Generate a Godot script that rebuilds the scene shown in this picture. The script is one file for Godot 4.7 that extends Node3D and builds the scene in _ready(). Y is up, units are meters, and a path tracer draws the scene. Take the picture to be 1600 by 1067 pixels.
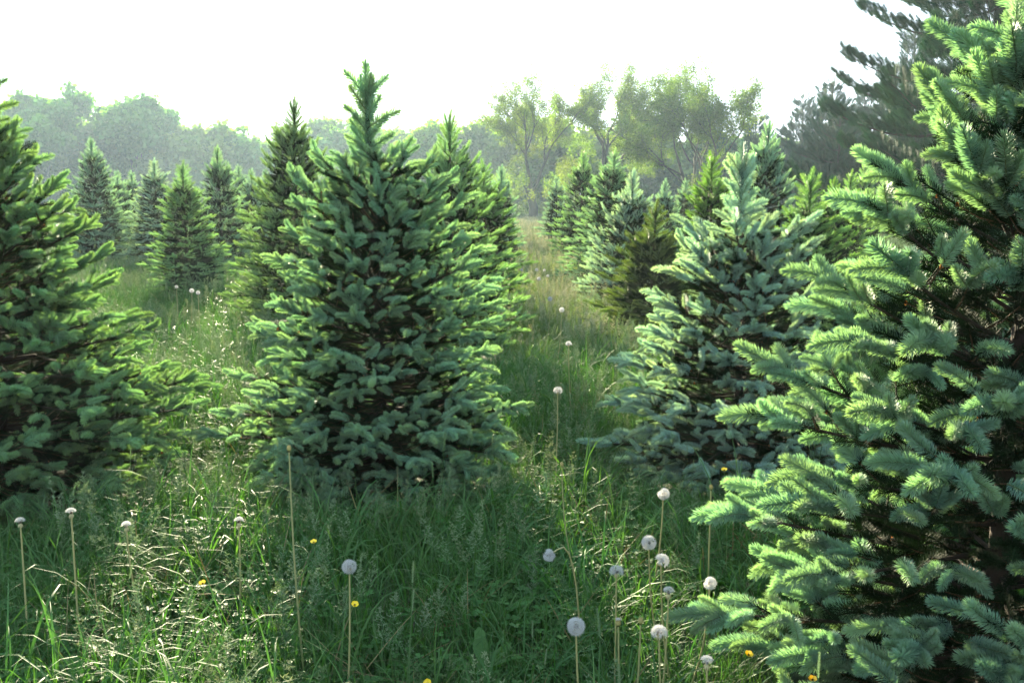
extends Node3D
# A spruce plantation in tall meadow grass, low sun ahead and to the side, misty wood behind.

const UPV := Vector3(0, 1, 0)
const CAM := Vector3(0, 1.5, 0)
var rng := RandomNumberGenerator.new()
var M := {}
var used := {}
var ground_noise := FastNoiseLite.new()


# ---------------------------------------------------------------- mesh collector
class MB:
	var v := PackedVector3Array()
	var n := PackedVector3Array()
	var c := PackedColorArray()
	var ix := PackedInt32Array()

	static func side(d: Vector3) -> Vector3:
		var a := Vector3(1, 0, 0) if absf(d.x) < 0.8 else Vector3(0, 0, 1)
		return d.cross(a).normalized()

	# a needle: one open sheet folded along its ridge, so that light passes through it once; full keeps its width up to a shoulder
	func needle(p: Vector3, d: Vector3, w: float, col: Color, tip: Color, full: bool):
		var ax := d.normalized()
		var u := side(ax)
		var q := u.cross(ax)
		var b := v.size()
		var rings := [[0.0, 0.75], [0.72, 1.0]] if full else [[0.0, 1.0]]
		for r in rings:
			var f: float = r[0]
			var ww: float = w * float(r[1])
			for e in [-1, 0, 1]:
				v.append(p + d * f + u * ww * e - q * ww * 0.8 * absf(e))
				n.append((q + u * e * 0.8).normalized())
				c.append(col.lerp(tip, f))
		v.append(p + d)
		n.append(q)
		c.append(tip)
		var t := v.size() - 1
		var l := t - 3
		for k in 2:
			if full:
				ix.append_array(PackedInt32Array([b + k, l + k, b + k + 1, b + k + 1, l + k, l + k + 1]))
			ix.append_array(PackedInt32Array([l + k, t, l + k + 1]))

	func tube(pts: PackedVector3Array, rad: PackedFloat32Array, sides: int, col: Color):
		var b := v.size()
		var m := pts.size()
		var u := side((pts[1] - pts[0]).normalized())
		for i in m:
			var d := (pts[mini(i + 1, m - 1)] - pts[maxi(i - 1, 0)]).normalized()
			u = (u - d * u.dot(d)).normalized()
			var q := d.cross(u)
			for k in sides:
				var a := k * TAU / sides
				var o := u * cos(a) + q * sin(a)
				v.append(pts[i] + o * rad[i])
				n.append(o)
				c.append(col)
		for i in m - 1:
			for k in sides:
				var a := b + i * sides + k
				var a2 := b + i * sides + (k + 1) % sides
				ix.append_array(PackedInt32Array([a, a + sides, a2, a2, a + sides, a2 + sides]))

	# a ribbon leaf along pts, wid half widths, across the side vector s; fold lifts both edges into a shallow V
	func ribbon(pts: PackedVector3Array, wid: PackedFloat32Array, s: Vector3, c0: Color, c1: Color, fold := 0.0):
		var b := v.size()
		var m := pts.size()
		for i in m:
			var d := (pts[mini(i + 1, m - 1)] - pts[maxi(i - 1, 0)]).normalized()
			var sx := (s - d * s.dot(d)).normalized()
			var up := sx.cross(d)
			var col := c0.lerp(c1, float(i) / (m - 1))
			for e in ([-1, 0, 1] if fold > 0.0 else [-1, 1]):
				v.append(pts[i] + sx * wid[i] * e + up * wid[i] * fold * absf(e))
				n.append((up - sx * e * fold).normalized())
				c.append(col)
		var st := 3 if fold > 0.0 else 2
		for i in m - 1:
			for k in st - 1:
				var a := b + i * st + k
				# seen from the side the normals point to, the order is clockwise
				ix.append_array(PackedInt32Array([a, a + st, a + 1, a + 1, a + st, a + st + 1]))

	func ball(p: Vector3, r: Vector3, col: Color, rings := 5, seg := 8):
		var b := v.size()
		for i in rings + 1:
			var t := PI * i / rings
			for k in seg:
				var a := TAU * k / seg
				var o := Vector3(sin(t) * cos(a), cos(t), sin(t) * sin(a))
				v.append(p + o * r)
				n.append((o / r).normalized())
				c.append(col)
		for i in rings:
			for k in seg:
				var a := b + i * seg + k
				var a2 := b + i * seg + (k + 1) % seg
				ix.append_array(PackedInt32Array([a, a2, a + seg, a2, a2 + seg, a + seg]))

	func mesh(mat: Material) -> ArrayMesh:
		var arr := []
		arr.resize(Mesh.ARRAY_MAX)
		arr[Mesh.ARRAY_VERTEX] = v
		arr[Mesh.ARRAY_NORMAL] = n
		arr[Mesh.ARRAY_COLOR] = c
		arr[Mesh.ARRAY_INDEX] = ix
		var m := ArrayMesh.new()
		m.add_surface_from_arrays(Mesh.PRIMITIVE_TRIANGLES, arr)
		m.surface_set_material(0, mat)
		return m


# ---------------------------------------------------------------- small helpers
func rf(a: float, b: float) -> float:
	return rng.randf_range(a, b)


func numbered(called: String) -> String:
	used[called] = used.get(called, -1) + 1
	return called if used[called] == 0 else "%s_%03d" % [called, used[called]]


func tag(o: Node, label: String, category := "", group := "", kind := ""):
	o.set_meta("label", label)
	if category:
		o.set_meta("category", category)
	if group:
		o.set_meta("group", group)
	if kind:
		o.set_meta("kind", kind)


func base(called: String, at: Vector3, turn := 0.0) -> Node3D:
	var o := Node3D.new()
	o.name = numbered(called)
	add_child(o)
	o.position = at
	o.rotation.y = turn
	return o


func part(called: String, m: Mesh, parent: Node, mat: Material = null) -> MeshInstance3D:
	var o := MeshInstance3D.new()
	o.name = called
	o.mesh = m
	if mat:
		o.material_override = mat
	parent.add_child(o, true)
	return o


func scatter(called: String, m: Mesh, where: Array, tints: Array, parent: Node) -> MultiMeshInstance3D:
	var mm := MultiMesh.new()
	mm.transform_format = MultiMesh.TRANSFORM_3D
	mm.use_colors = true
	mm.mesh = m
	mm.instance_count = where.size()
	for i in where.size():
		mm.set_instance_transform(i, where[i])
		mm.set_instance_color(i, tints[i])
	var o := MultiMeshInstance3D.new()
	o.name = called
	o.multimesh = mm
	parent.add_child(o, true)
	return o


func mat(called: String, col: Color, rough: float, back := Color.BLACK, vertex := true, spec := 0.5) -> StandardMaterial3D:
	var m := StandardMaterial3D.new()
	m.resource_name = called
	m.albedo_color = col
	m.roughness = rough
	m.metallic_specular = spec
	m.vertex_color_use_as_albedo = vertex
	if back != Color.BLACK:
		m.backlight_enabled = true
		m.backlight = back
	return m


func height_at(x: float, z: float) -> float:
	return ground_noise.get_noise_2d(x, z) * 0.05


func along(dir: Vector3, ref := UPV) -> Basis:   # y along dir, z as near to ref as can be
	var y := dir.normalized()
	var z := ref - y * ref.dot(y)
	if z.length() < 0.01:
		z = MB.side(y)
	z = z.normalized()
	return Basis(y.cross(z), y, z)


# ---------------------------------------------------------------- spruce pieces
# a young shoot along +y, z is its upper side
func shoot_mesh(len: float, count: int, nl: float, w: float, bend: float, lo: float, hi: float, full: bool, stem: Color, material: Material, young: bool) -> ArrayMesh:
	var b := MB.new()
	var axis := PackedVector3Array()
	var rad := PackedFloat32Array()
	var seg := 5 if full else 2
	for i in seg + 1:
		var t := float(i) / seg
		axis.append(Vector3(0, len * t, bend * len * t * t))
		rad.append((0.0022 if young else 0.003) * (1.0 - 0.55 * t))
	b.tube(axis, rad, 4 if full else 3, stem)
	for i in count:
		var t := (i + 0.5) / count
		var ft := t * seg
		var k := mini(int(ft), seg - 1)
		var p := axis[k].lerp(axis[k + 1], ft - k)
		var d := (axis[k + 1] - axis[k]).normalized()
		var u := MB.side(d)
		var q := d.cross(u)
		var a := i * 2.39996 + rf(-0.3, 0.3)
		var o := u * cos(a) + q * sin(a)
		var ang := lerpf(hi, lo, t) + rf(-0.14, 0.14)
		if young and t > 0.9:
			ang *= lerpf(1.0, 0.25, (t - 0.9) / 0.1) * rf(0.6, 1.3)
		var dir := (d * cos(ang) + o * sin(ang) + Vector3(0, 0, 0.16 if young else 0.3)).normalized()
		var l := nl * rf(0.82, 1.12)
		if young:
			l *= 1.0 - 0.35 * smoothstep(0.86, 1.0, t)
			l *= 0.7 + 0.3 * smoothstep(0.0, 0.12, t)
		var g := rf(0.65, 1.3)
		var cb := Color(g, g, g)
		if young:
			cb = Color(lerpf(0.82, 1.14, t) * g, lerpf(0.9, 1.08, t) * g, lerpf(1.1, 0.84, t) * g)
		b.needle(p, dir * l, w, cb, cb * 1.12, full)
	return b.mesh(material)


func lerp_profile(prof: Array, t: float) -> float:
	for i in prof.size() - 1:
		if t <= prof[i + 1][0]:
			return lerpf(prof[i][1], prof[i + 1][1], (t - prof[i][0]) / (prof[i + 1][0] - prof[i][0]))
	return prof[-1][1]


# grows one spruce; everything in the tree's own axes.
# returns {"trunk", "branches": [{"mb", "shoots"}], "old": [[xform, variant]]}
func grow(p: Dictionary) -> Dictionary:
	rng.seed = p.seed
	var H: float = p.h
	var R: float = p.r
	var S: float = p.get("s", 1.0)             # size of shoots
	var prof: Array = p.prof
	var out := {"branches": [], "old": []}
	var wood := Color(0.030, 0.018, 0.011)
	var trunk := MB.new()
	var tp := PackedVector3Array()
	var tr := PackedFloat32Array()
	var lean := Vector3(rf(-0.02, 0.02), 0, rf(-0.02, 0.02))
	for i in 9:
		var t := i / 8.0
		tp.append(Vector3(0, -0.06 + t * (H - 0.1 * S + 0.06), 0) + lean * t * t * H)
		tr.append(lerpf(0.016 * H + 0.008, 0.004, pow(t, 0.8)))
	trunk.tube(tp, tr, 8, wood)
	out.trunk = trunk
	var gap: float = p.get("gap", 0.135)
	var y: float = p.get("skirt", 0.12)
	var turn := rf(0, TAU)
	var top: float = H - p.get("leader", 0.36)
	while y < top:
		var f := y / H
		var r := R * lerp_profile(prof, f)
		var n := int(clampf(TAU * r / p.get("spread", 0.27), 5, 17))
		turn += 0.6
		for k in n:
			var az := turn + TAU * k / n + rf(-0.2, 0.2)
			var yt := y + rf(-0.28, 0.28) * gap
			var rr: float = r * rf(0.78, 1.1) if rng.randf() < 0.8 else r * rf(0.5, 1.2)
			var el := lerpf(-0.05, 0.95, pow(clampf(yt / top, 0, 1), 1.7)) + rf(-0.1, 0.1)
			if p.has("lift"):
				el += p.lift
			var y0 := maxf(yt - rr * tan(el) * 0.85, 0.05 + 0.04 * rng.randf())
			_branch(out, Vector3(cos(az), 0, sin(az)), y0, rr, yt, S, wood, el, p.get("fine", 1.0))
		y += gap * lerpf(1.0, 0.85, f)
	# inner short branches, so that the heart of the tree is filled with old needles
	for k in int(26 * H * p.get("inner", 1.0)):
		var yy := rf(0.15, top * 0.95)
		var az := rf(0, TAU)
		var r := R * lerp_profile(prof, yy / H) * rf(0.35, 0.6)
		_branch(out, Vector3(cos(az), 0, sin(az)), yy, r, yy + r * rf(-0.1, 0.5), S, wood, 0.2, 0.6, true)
	# short steep branches that close the top round the leader
	for k in 16:
		var yy := top - 0.34 * S + 0.36 * S * k / 15.0
		var az := k * 2.4 + rf(-0.3, 0.3)
		var r: float = lerpf(0.22, 0.07, k / 15.0) * rf(0.8, 1.2) * minf(1.0, R / 0.6)
		_branch(out, Vector3(cos(az), 0, sin(az)), yy - r * 0.9, r, yy, S, wood, 0.85, 1.0)
	# the leader with its whorls of upright shoots
	var lead := MB.new()
	lead.tube(PackedVector3Array([Vector3(0, top - 0.1, 0) + lean * H, Vector3(0, H - 0.12 * S, 0) + lean * H]), PackedFloat32Array([0.008, 0.005]), 5, wood)
	var ls := []
	var ll: float = H - top
	var tipv := Vector3(0, H - 0.15 * S, 0) + lean * H
	var TS: float = S * p.get("tops", 1.0)
	ls.append([Transform3D(along(Vector3(rf(-0.05, 0.05), 1, 0)).scaled(Vector3.ONE * 1.5 * TS), tipv), 0])
	for k in 5:
		var a := k * TAU / 5 + rf(-0.3, 0.3)
		ls.append([Transform3D(along(Vector3(cos(a) * 0.5, 1, sin(a) * 0.5)).scaled(Vector3.ONE * rf(1.15, 1.4) * TS), tipv - Vector3(0, 0.015, 0)), rng.randi() % 3])
	var m := int(ll / 0.022)
	for k in m:
		var t := (k + 0.5) / m
		var a := k * 2.4 + rf(-0.3, 0.3)
		var tilt := lerpf(1.7, 0.85, t)
		var at := Vector3(0, lerpf(top, tipv.y - 0.03, t), 0) + lean * H
		ls.append([Transform3D(along(Vector3(cos(a) * tilt, 1, sin(a) * tilt)).scaled(Vector3.ONE * lerpf(1.15, 1.25, t) * rf(0.85, 1.1) * TS), at), rng.randi() % 3])
		out.old.append([Transform3D(along(Vector3(rf(-0.1, 0.1), 1, rf(-0.1, 0.1))).scaled(Vector3.ONE * S), at), k % 2])
	out.branches.append({"mb": lead, "shoots": ls})
	return out


func _branch(out: Dictionary, h: Vector3, y0: float, r: float, yt: float, S: float, wood: Color, el: float, fine: float, bare := false):
	var b := MB.new()
	var shoots := []
	var twig := Color(0.085, 0.040, 0.017)
	var a := Vector3(0, y0, 0)
	var z := h * r + Vector3(0, yt, 0)
	var tipdir := (h * cos(el) + UPV * (sin(el) + 0.22)).normalized()
	var c1 := a.lerp(z, 0.45) + Vector3(0, -0.05 * r, 0)
	var n := maxi(4, int(r / 0.08))
	var pts := PackedVector3Array()
	var rad := PackedFloat32Array()
	for i in n + 1:
		var t := float(i) / n
		pts.append(a * (1 - t) * (1 - t) + c1 * 2 * t * (1 - t) + z * t * t + h.cross(UPV) * sin(t * 5.0 + y0 * 9) * 0.02 * r)
		rad.append(lerpf(0.004 + 0.006 * r, 0.0028, t))
	b.tube(pts, rad, 5, wood)
	var L := 0.0
	for i in n:
		L += pts[i].distance_to(pts[i + 1])
	var sl := 0.12 * S                           # length of a shoot
	var s := maxf(0.2 * L, 0.05)
	var sgn := 1.0 if rng.randf() < 0.5 else -1.0
	var step := 0.068 * S / fine
	while s < L - 0.02:
		var t := s / L
		var i := mini(int(t * n), n - 1)
		var p := pts[i].lerp(pts[i + 1], t * n - i)
		var d := (pts[i + 1] - pts[i]).normalized()
		var side := d.cross(UPV).normalized() * sgn
		var up := side.cross(d) * sgn
		# old needles on the branch itself
		if t > 0.22:
			out.old.append([Transform3D(along(d + Vector3(rf(-0.1, 0.1), rf(-0.1, 0.1), 0)).scaled(Vector3.ONE * S * rf(0.85, 1.1)), p), rng.randi() % 2])
		var ll := minf(0.42 * (L - s) + 0.03, 0.34) * rf(0.6, 1.1)
		var fan := rf(0.75, 1.1)
		var ld := (d * cos(fan) + side * sin(fan) + up * rf(-0.25, 0.45)).normalized()
		if ll > 0.055:
			var q := p + ld * ll + Vector3(0, -0.06 * ll + 0.02, 0)
			b.tube(PackedVector3Array([p, p.lerp(q, 0.5) + Vector3(0, -0.01, 0), q]), PackedFloat32Array([0.0032, 0.0026, 0.002]), 3, twig)
			if rng.randf() < 0.22:
				b.ball(q, Vector3(0.0055, 0.007, 0.0055), Color(0.42, 0.17, 0.05), 3, 5)
			var m := maxi(1, int(round(ll / (0.085 * S))))
			for j in m:
				out.old.append([Transform3D(along(q - p).scaled(Vector3.ONE * S * rf(0.85, 1.1)), p.lerp(q, float(j) / m)), rng.randi() % 2])
			var e := (q - p).normalized()
			if t < 0.42:
				out.old.append([_sx(e, q, S), rng.randi() % 2])
				sgn = -sgn
				s += step * rf(0.8, 1.25)
				continue
			shoots.append([_sx(e + UPV * rf(-0.05, 0.25), q, S * rf(0.85, 1.1)), rng.randi() % 4])
			var se := e.cross(UPV).normalized()
			if ll > 0.1:
				for w in [-1.0, 1.0]:
					if rng.randf() < 0.85:
						shoots.append([_sx(e * 0.8 + se * w * rf(0.45, 0.8) + UPV * rf(-0.1, 0.25), q.lerp(p, rf(0.02, 0.12)), S * rf(0.65, 0.95)), rng.randi() % 4])
			if ll > 0.17:
				for w in [-1.0, 1.0]:
					shoots.append([_sx(e * 0.7 + se * w * 0.7 + UPV * rf(0.0, 0.4), q.lerp(p, rf(0.4, 0.6)), S * rf(0.6, 0.9)), rng.randi() % 4])
		elif t > 0.4:
			shoots.append([_sx(ld + UPV * rf(0, 0.3), p, S * rf(0.7, 1.0)), rng.randi() % 4])
		sgn = -sgn
		s += step * rf(0.8, 1.25)
	# the tip: a terminal shoot and its side shoots
	var te := (tipdir + (z - pts[n - 1]).normalized()).normalized()
	shoots.append([_sx(te, z, S * rf(1.0, 1.25)), rng.randi() % 4])
	var ts := te.cross(UPV).normalized()
	for w in [-1.0, 1.0]:
		shoots.append([_sx(te + ts * w * rf(0.5, 0.8) + UPV * rf(-0.05, 0.15), z - te * 0.01, S * rf(0.8, 1.05)), rng.randi() % 4])
	for w in [-1.0, 1.0]:
		shoots.append([_sx(te + ts * w * rf(0.3, 0.7) + UPV * rf(-0.1, 0.3), z - te * rf(0.05, 0.08), S * rf(0.75, 1.0)), rng.randi() % 4])
	if rng.randf() < 0.6:
		shoots.append([_sx(te + UPV * rf(0.5, 0.9), z - te * 0.015, S * rf(0.65, 0.9)), rng.randi() % 4])
	if bare:
		for q in shoots:
			out.old.append([q[0], rng.randi() % 2])
		shoots = []
	out.branches.append({"mb": b, "shoots": shoots})


func _sx(dir: Vector3, at: Vector3, s: float) -> Transform3D:
	var d := (dir.normalized() + Vector3(rf(-0.12, 0.12), rf(-0.12, 0.12), rf(-0.12, 0.12))).normalized()
	return Transform3D(along(d).scaled(Vector3(s * rf(0.92, 1.08), s, s * rf(0.92, 1.08))), at)


var shoots_near := []
var old_near := []
var shoots_mid := []
var shoots_far := []
var old_far := []
var feet := []


func tint_of(c: Color, amount: float) -> Color:
	var g := 1.0 + rf(-amount, amount)
	var w := rf(-amount, amount) * 0.4
	return Color(c.r * g * (1 + w), c.g * g, c.b * g * (1 - w))


# a tree close to the camera: every branch a part, the largest shoots its sub-parts
func near_spruce(p: Dictionary) -> Node3D:
	var g := grow(p)
	var at := Vector3(p.x, height_at(p.x, p.z), p.z)
	var o := base("spruce_tree", at)
	tag(o, p.label, "spruce tree", "young spruces of the plantation")
	part("trunk", g.trunk.mesh(M.bark), o)
	# which shoots show largest: nearest to the camera
	var all := []
	for bi in g.branches.size():
		for si in g.branches[bi].shoots.size():
			var t: Transform3D = g.branches[bi].shoots[si][0]
			all.append([(t.origin + at - CAM).length() - 0.3 * t.basis.y.length(), bi, si])
	all.sort_custom(func(a, b): return a[0] < b[0])
	var single := {}
	for i in mini(p.get("singles", 290), all.size()):
		single[Vector2i(all[i][1], all[i][2])] = true
	var tones := []
	for k in 8:
		var c := tint_of(p.young, 0.26)
		var tm: StandardMaterial3D = M.young.duplicate()
		tm.albedo_color = c.linear_to_srgb()
		tones.append(tm)
	var kinds: Array = shoots_near if p.z > -4.0 else shoots_mid
	var pools := [[], [], [], []]
	var cols := [[], [], [], []]
	for bi in g.branches.size():
		var bo := part("branch", g.branches[bi].mb.mesh(M.bark), o)
		for si in g.branches[bi].shoots.size():
			var s: Array = g.branches[bi].shoots[si]
			if single.has(Vector2i(bi, si)):
				var so := part("shoot", kinds[s[1]], bo, tones[rng.randi() % 8])
				so.transform = s[0]
			else:
				pools[s[1]].append(s[0])
				cols[s[1]].append(tint_of(p.young, 0.26))
	for k in 4:
		scatter("young_shoots", kinds[k], pools[k], cols[k], o).set_meta("kind", "stuff")
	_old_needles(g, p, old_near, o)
	feet.append(Vector3(p.x, p.z, p.r))
	print(p.label, " shoots ", all.size(), " old ", g.old.size(), " branches ", g.branches.size())
	return o


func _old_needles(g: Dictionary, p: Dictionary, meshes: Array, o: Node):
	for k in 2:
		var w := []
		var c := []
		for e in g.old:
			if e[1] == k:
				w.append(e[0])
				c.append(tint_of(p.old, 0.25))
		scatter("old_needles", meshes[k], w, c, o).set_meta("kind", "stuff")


func far_spruce(p: Dictionary) -> Node3D:
	var g := grow(p)
	var o := base("spruce_tree", Vector3(p.x, height_at(p.x, p.z), p.z))
	tag(o, p.label, "spruce tree", "young spruces of the plantation")
	part("trunk", g.trunk.mesh(M.bark), o)
	var w := []
	var c := []
	var wood := MB.new()
	for br in g.branches:
		for s in br.shoots:
			w.append(s[0])
			c.append(tint_of(p.young, 0.2))
	feet.append(Vector3(p.x, p.z, p.r))
	scatter("crown", shoots_far[p.seed % 2], w, c, o).set_meta("kind", "stuff")
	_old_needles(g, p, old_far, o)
	return o


# ---------------------------------------------------------------- broadleaf trees and pines
func limb(b: MB, tips: Array, p: Vector3, d: Vector3, len: float, r: float, level: int, spreadv: float, droop: float, col: Color, leafy: int):
	var n := 4
	var pts := PackedVector3Array([p])
	var rad := PackedFloat32Array([r])
	var cur := p
	var dir := d
	for i in n:
		dir = (dir + Vector3(rf(-0.22, 0.22), rf(-0.1, 0.3) - droop * (0.25 if level < 2 else 0.0), rf(-0.22, 0.22))).normalized()
		cur += dir * len / n
		pts.append(cur)
		rad.append(r * lerpf(1.0, 0.55, (i + 1.0) / n))
	b.tube(pts, rad, 6 if level > 1 else 4, col)
	if level <= leafy:
		for i in range(1 if level < 2 else 2, n + 1):
			tips.append(pts[i])
	if level == 0:
		return
	var kids := 3 if level > 1 else 4
	for k in kids:
		var t := rf(0.45, 1.0) if k > 0 else 1.0
		var i := mini(int(t * n), n - 1)
		var q := pts[i].lerp(pts[i + 1], t * n - i)
		var a := rf(0, TAU)
		var u := MB.side(dir)
		var o := u * cos(a) + dir.cross(u) * sin(a)
		limb(b, tips, q, (dir + o * spreadv * rf(0.5, 1.2)).normalized(), len * rf(0.5, 0.95), r * lerpf(0.75, 0.5, t) * 0.8, level - 1, spreadv, droop, col, leafy)


func broadleaf(called: String, p: Dictionary) -> Node3D:
	rng.seed = p.seed
	var o := base(called, Vector3(p.x, 0, p.z))
	tag(o, p.label, "tree", p.group)
	var H: float = p.h
	var b := MB.new()
	var tips := []
	var th: float = p.get("fork", 0.25) * H
	b.tube(PackedVector3Array([Vector3(0, -0.3, 0), Vector3(rf(-0.1, 0.1), th * 0.5, 0), Vector3(rf(-0.2, 0.2), th, 0)]), PackedFloat32Array([0.035 * H, 0.028 * H, 0.024 * H]), 8, Color(0.05, 0.045, 0.035))
	part("trunk", b.mesh(M.bark), o)
	var lim: int = p.get("limbs", 4)
	for k in lim:
		var lb := MB.new()
		var a: float = TAU * k / lim + rf(-0.4, 0.4)
		var w: float = p.get("splay", 0.5) * rf(0.6, 1.3)
		limb(lb, tips, Vector3(0, th * rf(0.8, 1.0), 0), Vector3(cos(a) * w, 1, sin(a) * w).normalized(), (H - th) * rf(0.36, 0.44), 0.014 * H, p.get("levels", 3), p.get("spread", 0.7), p.get("droop", 0.1), Color(0.05, 0.045, 0.035), p.get("leafy", 1))
		part("limb", lb.mesh(M.bark), o)
	var where := []
	var cols := []
	var top := 0.1
	for t in tips:
		top = maxf(top, t.y)
	var fit: float = H / top
	for ch in o.get_children():
		if ch.name.begins_with("limb"):
			ch.scale = Vector3(1, fit, 1)
	for t in tips:
		t.y *= fit
		for k in int(p.get("leaf", 2) + rng.randf()):
			var q: Vector3 = t + Vector3(rf(-1, 1), rf(-0.7, 0.7), rf(-1, 1)) * p.get("puff", 0.35)
			var bs := Basis.from_euler(Vector3(rf(-0.6, 0.6), rf(0, TAU), rf(-0.6, 0.6))).scaled(Vector3.ONE * rf(0.7, 1.3) * p.get("clump", 1.0))
			where.append(Transform3D(bs, q))
			cols.append(tint_of(p.col, 0.3))
	# rounded masses of foliage: leaf clumps on the outside of uneven lobes
	for k in int(p.get("lobes", 0)):
		var a := rf(0, TAU)
		var hy: float = H * rf(p.get("lobe_lo", 0.03), p.get("lobe_hi", 0.85))
		var reach: float = p.get("bush_r", 2.5) * sqrt(maxf(0.1, 1.0 - pow(hy / (H * 1.02), 2.5)))
		var cr: float = sqrt(rng.randf()) * reach
		var lc := Vector3(cos(a) * cr, hy, sin(a) * cr)
		var lr: float = rf(0.5, 1.0) * p.get("lobe", 1.1)
		var tone := tint_of(p.col, 0.42)
		for j in int(lr * lr * p.get("lobe_n", 34)):
			var d := Vector3(rf(-1, 1), rf(-0.55, 1), rf(-1, 1)).normalized()
			where.append(Transform3D(Basis.from_euler(Vector3(rf(-0.5, 0.5), rf(0, TAU), rf(-0.5, 0.5))).scaled(Vector3.ONE * rf(0.75, 1.2) * p.get("lobe_clump", 1.2)), lc + d * lr * Vector3(1, 0.75, 1) * rf(0.8, 1.05)))
			cols.append(tint_of(tone, 0.18))
	scatter("crown", M.far_leaf_mesh if called == "forest_tree" else M.leaf_mesh, where, cols, o).set_meta("kind", "stuff")
	return o


func pine(p: Dictionary) -> Node3D:
	rng.seed = p.seed
	var o := base("pine_tree", Vector3(p.x, 0, p.z))
	tag(o, p.label, "pine tree", "dark pines at the edge of the field")
	var H: float = p.h
	var bark := Color(0.035, 0.03, 0.026)
	var b := MB.new()
	b.tube(PackedVector3Array([Vector3(0, -0.3, 0), Vector3(0.05, H * 0.5, 0), Vector3(0, H, 0)]), PackedFloat32Array([0.02 * H + 0.03, 0.013 * H, 0.02]), 8, bark)
	part("trunk", b.mesh(M.bark), o)
	var where := []
	var cols := []
	var y: float = p.get("low", 0.08) * H
	while y < H * 0.98:
		var f := y / H
		var R: float = p.r * lerpf(1.0, 0.12, pow(f, 1.5)) * rf(0.75, 1.1)
		var n := 5 if f < 0.8 else 4
		var t0 := rf(0, TAU)
		for k in n:
			var a := t0 + TAU * k / n + rf(-0.35, 0.35)
			var h := Vector3(cos(a), 0, sin(a))
			var L := R * rf(0.45, 1.2)
			var rise := lerpf(-0.05, 0.7, f * f * f) + rf(-0.08, 0.12)
			var lb := MB.new()
			var pts := PackedVector3Array()
			var rad := PackedFloat32Array()
			for i in 6:
				var t := i / 5.0
				pts.append(Vector3(0, y, 0) + h * L * t + Vector3(0, rise * L * t + 0.12 * L * t * t - 0.1 * L * sin(t * PI), 0))
				rad.append(lerpf(0.012 + 0.012 * L, 0.008, t))
			lb.tube(pts, rad, 4, bark)
			var sd := h.cross(UPV)
			var m := int(L * p.get("dense", 14))
			for j in m:
				var t := rf(0.25, 1.03)
				var i := mini(int(t * 5), 4)
				var q := pts[i].lerp(pts[i + 1], t * 5 - i)
				if rng.randf() < 0.15 + 0.35 * absf(sin(t * 9.0 + k)):
					continue
				var w := (1.08 - t) * 0.5 * L + 0.14
				var off := rf(-1, 1) * w
				q += sd * off + Vector3(0, absf(off) * 0.12 + rf(-0.14, 0.22), 0)
				where.append(Transform3D(along((h * 0.5 + sd * signf(off) * 0.35 + UPV * rf(0.35, 1.0)).normalized()).scaled(Vector3.ONE * rf(0.8, 1.3) * p.get("clump", 1.0)), q))
				cols.append(tint_of(p.col, 0.3))
			part("limb", lb.mesh(M.bark), o)
		y += p.get("gap", 0.55) * rf(0.7, 1.2)
	for k in 10:
		where.append(Transform3D(along(Vector3(rf(-0.4, 0.4), 1, rf(-0.4, 0.4))), Vector3(rf(-0.1, 0.1), H + rf(-0.4, 0.05), rf(-0.1, 0.1))))
		cols.append(tint_of(p.col, 0.25))
	scatter("crown", M.pine_mesh, where, cols, o).set_meta("kind", "stuff")
	return o


# ---------------------------------------------------------------- meadow
func blade(b: MB, root: Vector3, az: float, len: float, w: float, lean: float, curl: float, c0: Color, c1: Color, seg := 5):
	var h := Vector3(cos(az), 0, sin(az))
	var pts := PackedVector3Array()
	var wid := PackedFloat32Array()
	var p := root
	var ang := lean
	for i in seg + 1:
		var t := float(i) / seg
		pts.append(p)
		wid.append(w * (1.0 - pow(t, 2.2)) * (0.75 + 0.5 * t) + 0.0002)
		p += (UPV * cos(ang) + h * sin(ang)) * len / seg
		ang += curl / seg * (0.4 + 1.4 * t)
	b.ribbon(pts, wid, h.cross(UPV).rotated(UPV, rf(-0.5, 0.5)), c0, c1, 0.25)


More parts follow.
